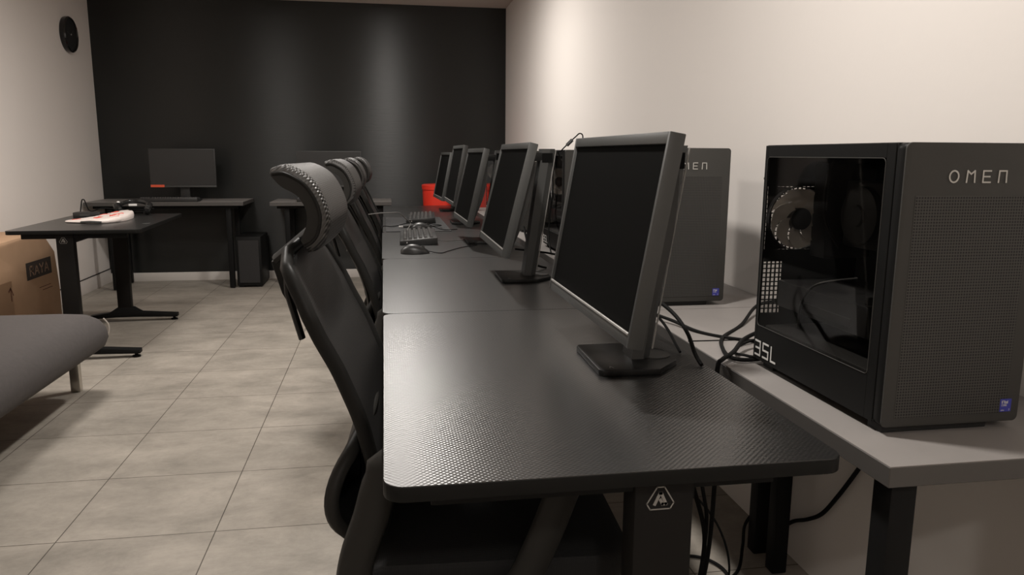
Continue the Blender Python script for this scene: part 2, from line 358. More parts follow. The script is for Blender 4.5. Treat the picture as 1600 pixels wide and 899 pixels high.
# ================================================================== BLACK DESKS
def desk_emblem(root, x, y, z, s, ny=-1):
    mb = MB(); tri = []
    for k in range(3):
        a = 90+120*k
        for d in (-15, 15): tri.append((math.cos(R(a+d))*s*1.05, math.sin(R(a+d))*s))
    strokes(mb, [tri+[tri[0]]], (x, y, z), (1, 0, 0), (0, 0, 1), (0, ny, 0), 1, 1, s*.09, .0008)
    strokes(mb, [[(-.42*s, -.32*s), (-.05*s, .5*s), (.05*s, .5*s), (.42*s, -.32*s), (.16*s, -.32*s), (.0, 0.0)]], (x, y, z), (1, 0, 0), (0, 0, 1), (0, ny, 0), 1, 1, s*.22, .0008)
    mb.build('emblem', M['legmark'], root)
def gaming_desk(loc, wx, wy, top, colx, label, inset=.055, rz=0, flip=0):
    """wx across (x), wy long (y); local origin: floor under the near-left corner"""
    r0 = empty('desk', loc, rz, label, 'desk', None)
    mb = MB(); poly = round_rect(0, wx, 0, wy, .028, 6)
    t = .021
    mb.prism(poly, (0, 0, top-t), (1, 0, 0), (0, 1, 0), (0, 0, t-.0006), .0012, 2)
    mb.build('desktop', M['deskedge'], r0, ang=50)
    MB().prism(round_rect(.001, wx-.001, .001, wy-.001, .027, 6), (0, 0, top-.0012), (1, 0, 0), (0, 1, 0), (0, 0, .0012)).build('carbon_surface', M['carbon'], r0, ang=50)
    f = MB()
    for yy in (inset+.01, wy-inset-.01): f.box(.06, wx-.08, yy-.02, yy+.02, top-t-.028, top-t, .002)
    f.box(colx+.01, colx+.05, inset, wy-inset, top-t-.05, top-t-.012, .002)
    f.build('frame', M['blackmetal'], r0)
    for yy in (inset+.01, wy-inset-.01):
        c = MB(); c.prism([(colx-.042, .06), (colx+.042, .06), (colx+.042, top-t), (colx-.042, top-t)], (0, yy-.025, 0), (1, 0, 0), (0, 0, 1), (0, .05, 0), .003)
        leg = c.build('leg', M['leggrey'], r0)
        ft = MB(); e0, e1 = (-.22, .325) if flip else (-.29, .24)
        ft.prism([(colx+e0, .022), (colx+e0, .045), (colx-.10, .062), (colx-.05, .095), (colx+.05, .095), (colx+.10, .062), (colx+e1, .045), (colx+e1, .022), (colx+.06, .03), (colx-.06, .03)],
                 (0, yy-.028, 0), (1, 0, 0), (0, 0, 1), (0, .056, 0), .003)
        for px in (colx+e0+.025, colx+e1-.025): ft.lathe([(0, 0), (.022, 0), (.022, .008), (.009, .012), (.009, .024), (0, .024)], 14, Matrix.Translation((px, yy, 0)))
        ft.build('foot', M['blackmetal'], r0)
    desk_emblem(r0, colx-.006, inset+.01-.025-.0004, top-.060, .019)
    return r0
where = ['nearest black carbon-patterned desk, emblem on its leg, holding the largest monitor', 'second black carbon-patterned desk in the row, bare except for a monitor',
         'third black desk in the row, with keyboard and mouse near its far end', 'fourth black desk in the row, with a mouse pad and tangled cables', 'farthest black desk in the row, in front of the red bin']
for k in range(5):
    ox = (-.010, -.012, -.016, -.014, -.012)[k]
    gaming_desk((ox, DY0+k*DL+.0005, 0), .6165, DL-.001, ZD, .375, where[k])
gaming_desk((-1.945, 4.27, 0), .65, 1.13, .715, .268, 'small black desk by the left wall with a white bag and cables on it', inset=.06, rz=R(3.0), flip=1)

# ================================================================== GREY DESKS
def grey_desk(loc, x1, y1, top, label, legs, legr=.021, rz=0):
    r0 = empty('table', loc, rz, label, 'table')
    MB().box(0, x1, 0, y1, top-.031, top-.0008, .0012, 1).build('tabletop', M['lam_edge'], r0)
    MB().box(.0008, x1-.0008, .0008, y1-.0008, top-.0012, top).build('laminate_surface', M['lam'], r0)
    for ya in (.05, y1-.075): MB().box(.05, x1-.05, ya, ya+.025, top-.056, top-.031, .002).build('rail', M['blackmetal'], r0)
    for lx, ly in legs:
        lg = MB().box(lx-legr, lx+legr, ly-legr, ly+legr, .006, top-.031, .004).build('leg', M['blackmetal'], r0)
    ft = None
    return r0
gy = [.876, 1.945, 3.02, 4.09, 5.16, 6.05]
lab = ['nearest grey-topped table along the right wall, under the largest computer tower', 'second grey-topped table along the right wall, under the second computer tower', 'third grey-topped table along the right wall, behind the second monitor stand',
       'fourth grey-topped table along the right wall', 'farthest grey-topped table along the right wall']
for k in range(5):
    ln = gy[k+1]-gy[k]-.002
    legs = [(.045, .045), (.357, .985), (.357, .88)] if k == 0 else ([(.045, .06), (.357, .06)] if k > 1 else [])+[(.045, ln-.06), (.357, ln-.06)]
    if k == 0: legs.append((.357, .045))
    grey_desk((.6735, gy[k], 0), .438, ln, ZG, lab[k], legs)
grey_desk((-2.36, 6.50, 0), 1.215, .52, .726, 'grey-topped table in the far left corner, against the black wall', [(1.085, .075), (.172, .43), (.172, .075), (1.085, .43)])
grey_desk((-.937, 6.50, 0), .995, .52, .722, 'grey-topped table against the black wall, right of the floor-standing tower', [(.13, .075), (.90, .075), (.13, .43), (.90, .43)])

# ================================================================== MONITORS
def make_monitor(px, py, pz, yaw, tilt, bx, by, bz, brot, label, full=True, W=.5575, H=.3405):
    r0 = empty('monitor', (bx, by, bz), brot, label, 'monitor', None)
    inv = (Matrix.Translation((bx, by, bz)) @ Matrix.Rotation(brot, 4, 'Z')).inverted()
    n = Vector((math.cos(yaw), math.sin(yaw), 0)); u = Vector((-math.sin(yaw), math.cos(yaw), 0))
    v = math.cos(tilt)*Vector((0, 0, 1))+math.sin(tilt)*n; nb = u.cross(v)  # back normal
    if nb.dot(n) < 0: nb = -nb
    B = Matrix.Identity(4)
    for i in range(3): B[i][0], B[i][1], B[i][2], B[i][3] = nb[i], u[i], v[i], (px, py, pz)[i]
    B = inv @ B   # panel frame: x back, y along, z up
    def put(o): o.matrix_local = B; return o
    # housing: front frame ring
    b0, bt, bb, t = .0095, .019, .021, .026
    f = MB()
    f.box(0, t, 0, b0, 0, H, .0015); f.box(0, t, W-b0, W, 0, H, .0015); f.box(0, t, b0-.001, W-b0+.001, H-bt, H, .0015); f.box(.001, t, b0-.001, W-b0+.001, 0, bb, .0015)
    put(f.build('bezel', M['monplast'], r0))
    put(MB().box(.006, .014, b0-.001, W-b0+.001, bb-.001, H-bt+.001).build('screen', M['screen'], r0))
    put(MB().box(-.0008, .003, b0, W-b0, bb-.0015, bb+.0025, .0005, 1).build('lip', M['silver'], r0))
    # back shell bulging in the middle
    def prof(z): # thickness at height fraction
        return .010+.024*math.sin(math.pi*min(1, max(0, (z-.10)/.78)))**.8 if .10 < z < .88 else .010
    g = MB(); nz, ny = 14, 14; rings = []
    for i in range(nz+1):
        z = i/nz; d = prof(z); ring = []
        for (yy, k) in ((.004, 0), (.012, .6), (.06, .9), (.14, 1), (W-.14, 1), (W-.06, .9), (W-.012, .6), (W-.004, 0)):
            ring.append((t-.006+(d+.004)*k if k else t-.006, yy, .004+(H-.008)*z))
        rings.append(ring)
    g.loft(rings); put(g.build('back_shell', M['monback'], r0, ang=25))
    # stand base: chamfered plate
    pl = [(-.082, -.098), (.026, -.100), (.080, -.040), (.080, .040), (.026, .100), (-.082, .098), (-.088, .088), (-.088, -.088)]
    MB().prism(pl, (0, 0, 0), (1, 0, 0), (0, 1, 0), (0, 0, .012), .0025, 2).build('base', M['base'], r0)
    mk = MB(); strokes(mk, [[(-.3, -.5), (0, .5), (.3, -.5)]], (-.062, -.078, .0121), (1, 0, 0), (0, 1, 0), (0, 0, 1), .012, .012, .0014, .0003); mk.build('mark', M['cable_s'], r0)
    MB().lathe([(0, 0), (.034, 0), (.034, .0015), (.031, .002), (0, .002)], 28, Matrix.Translation((.045, 0, .0122))).build('ring', M['monback'], r0)
    # stand column, leaning back a little, D-shaped section
    rings = []; hz = .408
    for i in range(9):
        s = i/8; z = .010+hz*s; cx = .012+.058*s; w2 = .030; dp = .020+.002*s
        rings.append([(cx-dp, -w2, z), (cx-dp, w2, z), (cx+dp*.2, w2, z), (cx+dp, w2*.55, z), (cx+dp, -w2*.55, z), (cx+dp*.2, -w2, z)])
    MB().loft(rings).build('stand_column', M['monplast'], r0, ang=30)
    tr = MB(); tr.tube([(.012+.024, -.022, .03), (.07+.0235, -.022, .414)], .0018, 6); tr.build('trim_strip', M['silver'], r0)
    hd = MB(); hd.box(.048, .082, -.031, -.0295, .375, .405, .0006, 1); hd.build('cable_slot', M['screen'], r0)
    # arm joining panel and column
    pc = B @ Vector((t+.012, W/2, H*.90)); zc = pc.z
    cxx = .012+.058*((zc-.01)/hz)
    ar = MB(); ar.box(pc.x, cxx, -.03, .03, zc-.014, zc+.014, .003); ar.build('tilt_arm', M['base'], r0)
    return r0
mons = [
 (.370, 1.105, .821, .5, 9.6, .470, 1.382, 'largest portrait-looking black monitor nearest the camera, on the nearest black desk'),
 (.332, 2.165, .826, -.4, 13.9, .448, 2.412, 'second black monitor from the camera, its stand column standing free behind it'),
 (.343, 3.220, .816, .7, 12.9, .455, 3.46, 'third black monitor from the camera, above the mouse and keyboard'),
 (.371, 4.190, .837, .6, 10.4, .470, 4.44, 'fourth black monitor from the camera, second smallest, set a little higher'),
 (.388, 5.290, .801, 2.2, 11.2, .480, 5.50, 'farthest and smallest black monitor in the desk row, before the red bin')]
mons[0] = mons[0][:7]+('largest black monitor, nearest the camera, on the nearest black desk',)
for m_ in mons:
    make_monitor(m_[0], m_[1], m_[2], R(m_[3]), R(m_[4]), m_[5], m_[6], ZD, R(-1), m_[7])['group'] = 'monitors along the black desks'

# monitors on the two far tables
def far_monitor(x0, x1, z0, z1, y, zt, label, sticker):
    xc = (x0+x1)/2; r0 = empty('monitor', (xc, y, zt), 0, label, 'monitor', 'monitors on the far tables')
    w2 = (x1-x0)/2; a, c = z0-zt, z1-zt
    f = MB(); f.box(-w2, w2, .004, .030, a, c, .002); f.build('housing', M['monback'], r0)
    MB().box(-w2+.006, w2-.006, .001, .006, a+.014, c-.006).build('screen', M['kbody'], r0)
    MB().box(-w2, w2, 0, .005, a-.001, a+.012, .001).build('chin', M['monplast'], r0)
    MB().prism([(-.04, 0), (.04, 0), (.03, .24), (-.03, .24)], (0, .035, .01), (1, 0, 0), (0, 0, 1), (0, .02, 0), .003).build('stand_column', M['monback'], r0)
    MB().prism(round_rect(-.12, .12, -.07, .10, .03, 4), (0, .02, 0), (1, 0, 0), (0, 1, 0), (0, 0, .01), .002).build('base', M['base'], r0)
    if sticker: MB().box(-w2+.004, -w2+.11, -.0014, 0.0002, a+.0, a+.020).build('sticker', M['orange'], r0)
    return r0
far_monitor(-1.905, -1.385, .838, 1.153, 6.70, .726, 'black monitor with an orange sticker, on the far left grey table', True)
far_monitor(-.730, -.190, .838, 1.142, 6.70, .722, 'black monitor on the far grey table behind the first chair', False)

# ================================================================== COMPUTER TOWERS
PW, PD, PH = .235, .41, .4393
def make_pc(label, cat='computer'):
    r0 = empty('computer_tower', (0, 0, 0), 0, label, cat, 'computer towers along the right wall')
    fz = .014
    # front panel
    poly = round_rect(0, PW, fz-.002, PH, .009, 5)
    fp = MB(); fp.prism(poly, (0, 0, 0), (1, 0, 0), (0, 0, 1), (0, .004, 0), .0012, 2); fp.build('front_panel', M['pcfront'], r0, ang=50)
    MB().prism(round_rect(.0006, PW-.0006, fz-.001, PH-.0006, .009, 5), (0, .0038, 0), (1, 0, 0), (0, 0, 1), (0, .0185, 0), .0008, 1).build('front_frame', M['pcside'], r0, ang=50)
    MB().box(.020, .2115, -.0006, .0006, .027, .363).build('front_grille', M['holes'], r0)
    tx = MB(); text(tx, 'OMEn', (.0715, -.0006, .3825), (1, 0, 0), (0, 0, 1), (0, -1, 0), .0165, .88, .0135, .0022); tx.build('logo', M['logo'], r0)
    st = MB(); st.box(.2010, .2205, -.0013, -.0002, .028, .0485, .0002, 1); sk = st.build('sticker', M['blue'], r0)
    s2 = MB(); text(s2, 'intel', (.2035, -.0014, .0415), (1, 0, 0), (0, 0, 1), (0, -1, 0), .0042, .8, .0009, .0007, .0002); text(s2, 'CORE', (.2035, -.0014, .0372), (1, 0, 0), (0, 0, 1), (0, -1, 0), .0026, .8, .0006, .0004, .0002)
    text(s2, 'ultra', (.2032, -.0014, .0298), (1, 0, 0), (0, 0, 1), (0, -1, 0), .0016, 1, .0005, .0003, .0002); text(s2, '7', (.2165, -.0014, .0295), (1, 0, 0), (0, 0, 1), (0, -1, 0), .0028, .7, .0006, .0005, .0002)
    s2.build('print', M['white'], sk)
    # case shell: top, bottom, right side; window side frame; rear frame
    sh = MB()
    sh.box(.001, PW-.001, .02, PD, PH-.010, PH, .003); sh.box(.001, PW-.001, .02, PD, fz, fz+.006, .002); sh.box(PW-.004, PW, .02, PD, fz, PH, .0015)
    sh.build('case_shell', M['pcside'], r0)
    sd = MB(); y0, y1, z0, z1 = .044, .400, .084, .4165; tk = .004
    sd.box(0, tk, .0235, y0, fz, PH-.001, .0008, 1); sd.box(0, tk, y1, PD, fz, PH-.001, .0008, 1)
    sd.box(.0002, tk, y0, y1, fz, z0, .0004, 1); sd.box(.0002, tk, y0, y1, z1, PH-.001, .0004, 1)
    sd.build('side_panel', M['pcside'], r0)
    MB().box(.0012, .0032, y0-.001, y1+.001, z0-.001, z1+.001).build('glass_window', M['glass'], r0)
    rim = MB(); rr = round_rect(y0, y1, z0, z1, .008, 4)
    rim.tube([(-.0002, a, c) for a, c in rr], .0007, 5, closed=True); rim.build('window_rim', M['pcfront'], r0)
    lt = MB(); text(lt, '3SL', (-.0002, .401, .024), (0, -1, 0), (0, 0, 1), (-1, 0, 0), .028, .86, .0115, .0036); lt.build('model_mark', M['white'], r0)
    # rear panel with openings
    rp = MB(); yy0, yy1 = PD-.012, PD-.009
    fx0, fx1, fz0, fz1 = .004, .126, .236, .360
    rp.box(0.002, PW, yy0, yy1, fz1, PH-.008); rp.box(fx1, PW-.002, yy0, yy1, .21, fz1); rp.box(.002, fx1, yy0, yy1, .212, fz0); rp.box(.044, PW-.002, yy0, yy1, .108, .212)
    rp.box(.002, PW-.002, yy0, yy1, fz, .108)
    rp.box(.0, .003, yy0, yy1, .1, .37)
    for i in range(1, 14): rp.box(fx0+i*.009-.0011, fx0+i*.009+.0011, yy0, yy1, fz0, fz1)
    for i in range(1, 14): rp.box(fx0, fx1, yy0, yy1, fz0+i*.009-.0011, fz0+i*.009+.0011)
    for i in range(0, 5): rp.box(.003+i*.009-.0011, .003+i*.009+.0011, yy0, yy1, .108, .212)
    for i in range(1, 12): rp.box(.003, .044, yy0, yy1, .108+i*.009-.0011, .108+i*.009+.0011)
    # corner masks of the round fan opening
    cx, cz, fr = .065, .298, .0605
    for sx in (-1, 1):
        for sz in (-1, 1):
            pts = [(cx+sx*.0615, cz+sz*.0625)]+[(cx+sx*fr*math.cos(R(a)), cz+sz*fr*math.sin(R(a))) for a in range(0, 91, 10)]
            rp.prism(pts, (0, yy0-.0006, 0), (1, 0, 0), (0, 0, 1), (0, .001, 0))
    rp.build('rear_panel', M['pcside'], r0)
    # rear fan
    fn = MB(); fn.lathe([(.0605, 0), (.0605, .012), (.0625, .012), (.0625, 0)], 40, Matrix.Translation((cx, yy0-.001, cz)) @ Matrix.Rotation(R(90), 4, 'X'))
    fo = fn.build('rear_fan', M['pcin2'], r0)
    bl = MB()
    for k in range(7):
        a0 = 360/7*k+20
        def F(s, t, a0=a0):
            rad = .020+.038*s; an = R(a0 + 62*t + 38*s*s)
            return (cx+rad*math.cos(an), yy0-.004-.016*(1-t), cz+rad*math.sin(an))
        bl.grid(F, 6, 5, .0012, (0, 1, 0))
    bl.build('fan_blades', M['fan'], fo)
    MB().lathe([(0, 0), (.0205, 0), (.0215, .003), (.0215, .02), (0, .02)], 28, Matrix.Translation((cx, yy0-.003, cz)) @ Matrix.Rotation(R(90), 4, 'X')).build('fan_hub', M['pcin2'], fo)
    # inside: motherboard, shroud, cooler, graphics card, cables, front fans
    mbd = MB(); mbd.box(.196, .200, .10, .385, .10, .42); mbd.build('motherboard', M['pcin2'], r0)
    io = MB(); io.box(.092, .19, .335, .385, .225, .405, .004); io.build('port_shroud', M['pcin'], r0)
    cl = MB(); cl.box(.105, .19, .17, .30, .255, .375, .006); cl.lathe([(.048, 0), (.052, .002), (.052, .014), (.046, .016), (.02, .016), (.018, .02), (0, .02)], 32, Matrix.Translation((.105, .235, .315)) @ Matrix.Rotation(R(-90), 4, 'Y')); cl.build('cpu_cooler', M['pcin'], r0)
    for q in range(4): pass
    gc = MB(); gc.box(.030, .19, .10, .385, .125, .178, .004); gc.box(.028, .036, .14, .30, .135, .15, .002); gc.box(.030, .19, .10, .11, .18, .195, .002)
    gc.build('graphics_card', M['pcin2'], r0)
    ps = MB(); ps.box(.006, .20, .05, .38, .024, .088, .003); ps.build('power_supply_cover', M['pcin'], r0)
    ff = MB()
    for zc in (.15, .30):
        ff.lathe([(.056, 0), (.06, 0), (.06, .022), (.056, .022)], 32, Matrix.Translation((.106, .052, zc)) @ Matrix.Rotation(R(90), 4, 'X'))
        ff.lathe([(0, 0), (.02, 0), (.02, .02), (0, .02)], 20, Matrix.Translation((.106, .052, zc)) @ Matrix.Rotation(R(90), 4, 'X'))
    ff.build('front_fan', M['pcin2'], r0)
    cb = MB()
    cb.tube(catmull([(.03, .30, .10), (.025, .285, .15), (.03, .25, .19), (.09, .22, .205)], 6), .0025, 6)
    cb.tube(catmull([(.10, .31, .42), (.07, .30, .40), (.07, .305, .31), (.10, .30, .25)], 6), .0035, 6)
    cb.tube(catmull([(.14, .12, .42), (.1, .13, .38), (.11, .14, .24), (.09, .13, .19)], 6), .003, 6)
    cb.build('inner_cable', M['pcin'], r0)
    MB().box(.008, .190, .010, .045, 0, fz+.001, .002).build('foot', M['rubber'], r0); MB().box(.012, .19, .35, .39, 0, fz+.001, .002).build('foot', M['rubber'], r0)
    sc_ = MB(); sc_.lathe([(0, 0), (.004, 0), (.004, .006), (0, .006)], 10, Matrix.Translation((.006, PD+.0055, .375)) @ Matrix.Rotation(R(90), 4, 'X')); sc_.build('thumb_screw', M['pcside'], r0)
    return r0
pcl = ['largest dark grey computer tower, nearest the camera, glass side with a fan showing', 'second computer tower, its front half hidden behind the nearest monitor',
       'third computer tower, glass side seen between the first and second monitors', 'fourth computer tower, between the second monitor and its stand column', 'fifth computer tower, seen between the second and third monitors']
pc0 = make_pc(pcl[0]); pc0.location = (.7355, .986, ZG)
for k in range(1, 5):
    c = copy_tree(pc0); c.location = ((.7355, .709, .728, .730, .730)[k], (.986, 1.985, 3.04, 4.06, 5.08)[k], ZG); c['label'] = pcl[k]

# tower standing on the floor by the far tables
r0 = empty('computer_tower', (-1.24, 6.585, 0), 0, 'black computer tower standing on the floor between the two far tables', 'computer')
b = MB(); b.box(0, .205, 0, .40, .012, .43, .008); b.build('case', M['pcside'], r0)
MB().box(.02, .185, -.002, .002, .04, .40, .001, 1).build('front_grille', M['pcin2'], r0)
for xx in (.01, .155): MB().box(xx, xx+.04, .02, .38, 0, .014).build('foot', M['rubber'], r0)

# ================================================================== OFFICE CHAIRS
def make_chair():
    # local x forward, origin on floor; world x = local + .17 for the first chair
    r0 = empty('office_chair', (0, 0, 0), 0, '', 'chair', 'mesh office chairs along the black desks')
    X0 = -.17
    # headrest
    fr = [(-.345, 1.096), (-.322, 1.103), (-.297, 1.094), (-.279, 1.080), (-.265, 1.058), (-.255, 1.032), (-.252, 1.01), (-.256, .99), (-.263, .973), (-.275, .961), (-.290, .957)]
    inn = [(-.347, 1.088), (-.338, 1.077), (-.328, 1.068), (-.316, 1.062), (-.304, 1.054), (-.296, 1.043), (-.290, 1.03), (-.288, 1.016), (-.290, 1.0), (-.295, .987), (-.301, .974)]
    mid = [(a+(c-a)*.30, b_+(d-b_)*.30) for (a, b_), (c, d) in zip(fr, inn)]
    mi2 = [(a+(c-a)*.36, b_+(d-b_)*.36) for (a, b_), (c, d) in zip(fr, inn)]
    sub = lambda P: [(p.x, p.y) for p in catmull([(a, c, 0) for a, c in P], 3)]
    def ringset(A, B, ys, hw):
        rings = []; P = sub(A)+sub(B)[::-1]
        for y in ys:
            q = min(1, abs(y)/hw); k = (1-max(0, (q-.93)/.07)**2*.13)
            rings.append([(-.300+(a+.300)*k+.004*(1-q*q), y, 1.028+(c-1.028)*k) for a, c in P])
        return rings
    ys = [v*.141 for v in (-1, -.985, -.95, -.9, -.8, -.6, -.3, 0, .3, .6, .8, .9, .95, .985, 1)]
    MB().loft(ringset(fr, mid, ys, .141)).build('headrest', M['meshh'], r0, ang=50)
    MB().loft(ringset(mi2, inn, [y*.985 for y in ys], .141)).build('headrest_shell', M['plastg'], r0, ang=40)
    for sy in (-1, 1):
        pp = MB(); P = sub(mid); pp.tube([(-.300+(a+.300)*.9, sy*.1395, 1.028+(c-1.028)*.9) for a, c in P], .0034, 8)
        pp.build('piping', M['plast'], r0)
    MB().tube(catmull([(-.128+X0, 0, .985), (-.155+X0, 0, .962), (-.185+X0, 0, .937), (-.196+X0, 0, .928)], 5), 1, 10, flat=(.036, .012, (0, 1, 0))).build('headrest_stem', M['plastg'], r0)
    br = MB(); br.prism([(-.203, .930), (-.166, .934), (-.150, .90), (-.152, .862), (-.172, .845), (-.186, .87)], (X0, -.033, 0), (1, 0, 0), (0, 0, 1), (0, .066, 0), .004)
    br.build('height_bracket', M['plast'], r0)
    MB().tube([(-.172+X0, -.05, .90), (-.172+X0, -.05, .875), (-.150+X0, -.05, .79)], 1, 8, flat=(.011, .006, (0, 1, 0))).build('lever', M['rubber'], r0)
    # backrest rails and mesh
    side = [(-.148, .940), (-.137, .925), (-.108, .866), (-.092, .830), (-.068, .783), (-.050, .739), (-.034, .695), (-.024, .650), (-.014, .600), (-.008, .54), (-.004, .49)]
    sp = catmull([(a, 0, c) for a, c in side], 4); HW = .222
    def wid(t): return HW*(.80+.20*min(1, t*5)) if t < .2 else HW*(1-.10*max(0, (t-.6)/.4))
    rl = MB(); pts = []
    nS = len(sp)-1
    for i in range(nS, -1, -1): t = i/nS; pts.append((sp[i].x+X0, -wid(t), sp[i].z))
    top = [(-.156+X0, -.12, .956), (-.154+X0, -.06, .960), (-.154+X0, 0, .961), (-.154+X0, .06, .960), (-.156+X0, .12, .956)]
    pts += top
    for i in range(0, nS+1): t = i/nS; pts.append((sp[i].x+X0, wid(t), sp[i].z))
    pts += [(0+X0+.0, .1, .482), (0+X0, -.1, .482)]
    rl.tube(pts, 1, 8, closed=True, flat=(.013, .010, (.3, 0, 1))); rl.build('back_frame', M['plast'], r0, ang=60)
    def BM(i, j):
        t = i; k = t*nS; a = int(min(k, nS-1)); f_ = k-a; p = sp[a].lerp(sp[a+1], f_); y = (j*2-1)
        dz = .018*(1-y*y)*(1-t) if t < .3 else 0
        return (p.x+X0-.010*(1-y*y)*math.sin(math.pi*min(1, t*1.1+.02))+.004, y*wid(t)*.985, p.z+dz)
    MB().grid(BM, 28, 12, .003, (-.9, 0, -.4)).build('back_mesh', M['mesh'], r0, ang=60)
    # spine behind the mesh
    MB().tube(catmull([(-.170+X0, 0, .90), (-.112+X0, 0, .80), (-.066+X0, 0, .68), (-.050+X0, 0, .56), (-.05+X0, 0, .45), (-.02+X0, 0, .395), (.06+X0, 0, .385)], 5), 1, 8, flat=(.030, .010, (0, 1, 0))).build('spine', M['plast'], r0)
    # lumbar wing bulging behind the lower back
    def LM(i, j):
        s_ = i*2-1; y = j*2-1
        # map the square to a rounded patch
        ss, yy = s_*math.sqrt(1-.42*y*y), y*math.sqrt(1-.30*s_*s_)
        return (-.034+X0-.050*(1-ss*ss), yy*.225, .550+ss*.098)
    lm_ = MB().grid(LM, 12, 16, .005, (1, 0, 0)).build('lumbar_support', M['mesh'], r0, ang=60)
    ed = MB()
    loop = [LM(i/12, 0) for i in range(12)]+[LM(1, j/16) for j in range(16)]+[LM(1-i/12, 1) for i in range(12)]+[LM(0, 1-j/16) for j in range(16)]
    ed.tube(loop, 1, 8, closed=True, flat=(.013, .011, (1, 0, 0))); ed.build('lumbar_frame', M['plastg'], lm_, ang=60)
    # seat
    def ringz(z, k): return [(a*k+(.165+X0)*(1-k)*0, b_*k, z) for a, b_ in round_rect(-.245, .258, -.252, .252, .07, 6)]
    MB().loft([ringz(.392, .93), ringz(.396, .98), ringz(.415, 1.0), ringz(.438, .995), ringz(.448, .975), ringz(.452, .90)]).build('seat', M['seat'], r0, ang=50)
    MB().box(-.14, .12, -.12, .12, .345, .392, .01).build('mechanism', M['plast'], r0)
    # armrests: slanted loop + pad
    for s in (-1, 1):
        y = s*.292
        lp = [(.085, .648), (-.155, .648), (-.185, .625), (-.205, .56), (-.228, .49), (-.23, .44), (-.18, .405), (-.02, .40), (.03, .43), (.065, .50), (.095, .58), (.108, .625)]
        pts = catmull([(a+.02, y, c) for a, c in lp], 4, closed=True)
        a_ = MB(); a_.tube(pts, 1, 10, closed=True, flat=(.020, .028, (0, 1, 0)))
        a_.tube([(-.03, y, .40), (-.03, s*.2, .385), (-.03, s*.10, .375)], 1, 8, flat=(.03, .012, (1, 0, 0)))
        ao = a_.build('armrest', M['plastg'], r0, ang=60)
        MB().prism(round_rect(-.165, .11, y-.042, y+.042, .03, 5), (0, 0, .655), (1, 0, 0), (0, 1, 0), (0, 0, .022), .006).build('arm_pad', M['plast'], ao)
    # gas lift and star base
    MB().lathe([(0, .06), (.028, .06), (.028, .20), (.016, .20), (.016, .36), (0, .36)], 20).build('gas_lift', M['rubber'], r0)
    for k in range(5):
        a = R(72*k+36); d = Vector((math.cos(a), math.sin(a), 0)); e = Vector((-d.y, d.x, 0))
        b_ = MB(); b_.tube([d*.01+Vector((0, 0, .105)), d*.15+Vector((0, 0, .095)), d*.285+Vector((0, 0, .075))], [1.1, .9, .6], 8, flat=(.028, .018, tuple(e)))
        lo = b_.build('leg', M['plast'], r0)
        cs = MB(); p = d*.28
        for q in (-1, 1):
            cs.lathe([(0, -.009), (.022, -.009), (.027, -.005), (.027, .005), (.022, .009), (0, .009)], 20, Matrix.Translation(p+e*q*.016+Vector((0, 0, .0275))) @ Quaternion(d, R(90)).to_matrix().to_4x4())
        cs.tube([p+Vector((0, 0, .03)), p+Vector((0, 0, .08))], .008, 8); cs.build('caster', M['rubber'], lo)
    return r0
ch0 = make_chair(); ch0.location = (.170, 1.405, 0); ch0.rotation_euler = (0, 0, R(-3.5))
ch0['label'] = 'nearest black mesh office chair with a curved headrest, pushed under the nearest desk'
chl = ['second black mesh office chair from the camera, directly behind the nearest chair', 'third black mesh office chair, only its headrest and back edge showing', 'farthest black mesh office chair, only the top of its headrest showing']
for (x, y, rz), lb in zip([(.170, 2.54, -2), (.170, 3.50, 0), (.180, 4.48, -1)], chl):
    c = copy_tree(ch0); c.location = (x, y, 0); c.rotation_euler = (0, 0, R(rz)); c['label'] = lb

# ================================================================== KEYBOARDS, MICE, PAD
def keyboard(x, y, z, rz, label, W=.168, LN=.45):
    """long axis along local y, numpad end at y=0; front (space bar) at x=0"""
    r0 = empty('keyboard', (x, y, z), rz, label, 'keyboard')
    MB().prism([(0, 0), (W, 0), (W, .033), (.10, .029), (0, .018)], (0, 0, 0), (1, 0, 0), (0, 0, 1), (0, LN, 0), .003).build('body', M['kbody'], r0)
    k = MB(); sl = .011/W
    for row in range(6):
        xx = .016+row*(W-.03)/6+(.003 if row == 5 else 0)
        yy = .012; col = 0
        while yy < LN-.02:
            w_ = .0165
            if row == 0 and .17 < yy < .2: w_ = .115
            if abs(yy-.092) < .006 or abs(yy-.165) < .006: yy += .010
            z0 = .019+xx*sl+.004
            tp = [(xx+.0022, yy+.002), (xx+.0135, yy+.002), (xx+.0135, yy+w_-.002), (xx+.0022, yy+w_-.002)]
            bt = [(xx, yy), (xx+.0165, yy), (xx+.0165, yy+w_), (xx, yy+w_)]
            k.loft([[(a, b_, z0-.003) for a, b_ in bt], [(a, b_, z0+.007) for a, b_ in tp]])
            yy += w_+.0028
    k.build('keys', M['key'], r0, ang=20)
    lg = MB(); lg.box(.03, .034, -.0005, .0, .008, .014); strokes(lg, [[(0, 0), (1, .35)]], (.018, .0035, .0215), (1, 0, 0), (0, 1, 0), (0, 0, 1), .02, .01, .0012, .0004); lg.build('mark', M['white'], r0)
    return r0
keyboard(.062, 3.375, ZD, R(-1.5), 'black keyboard on the third black desk, beside the nearest mouse')['group'] = 'keyboards on the black desks'
keyboard(.120, 4.43, ZD+.003, R(-3), 'black keyboard on the mouse pad of the fourth black desk')['group'] = 'keyboards on the black desks'
for (x, y, z, lb) in [(-1.95, 6.53, .726, 'black keyboard on the far left grey table'), (-.72, 6.53, .722, 'black keyboard on the far grey table behind the chairs')]:
    o = keyboard(x, y+.108, z, R(-90), lb, W=.132)
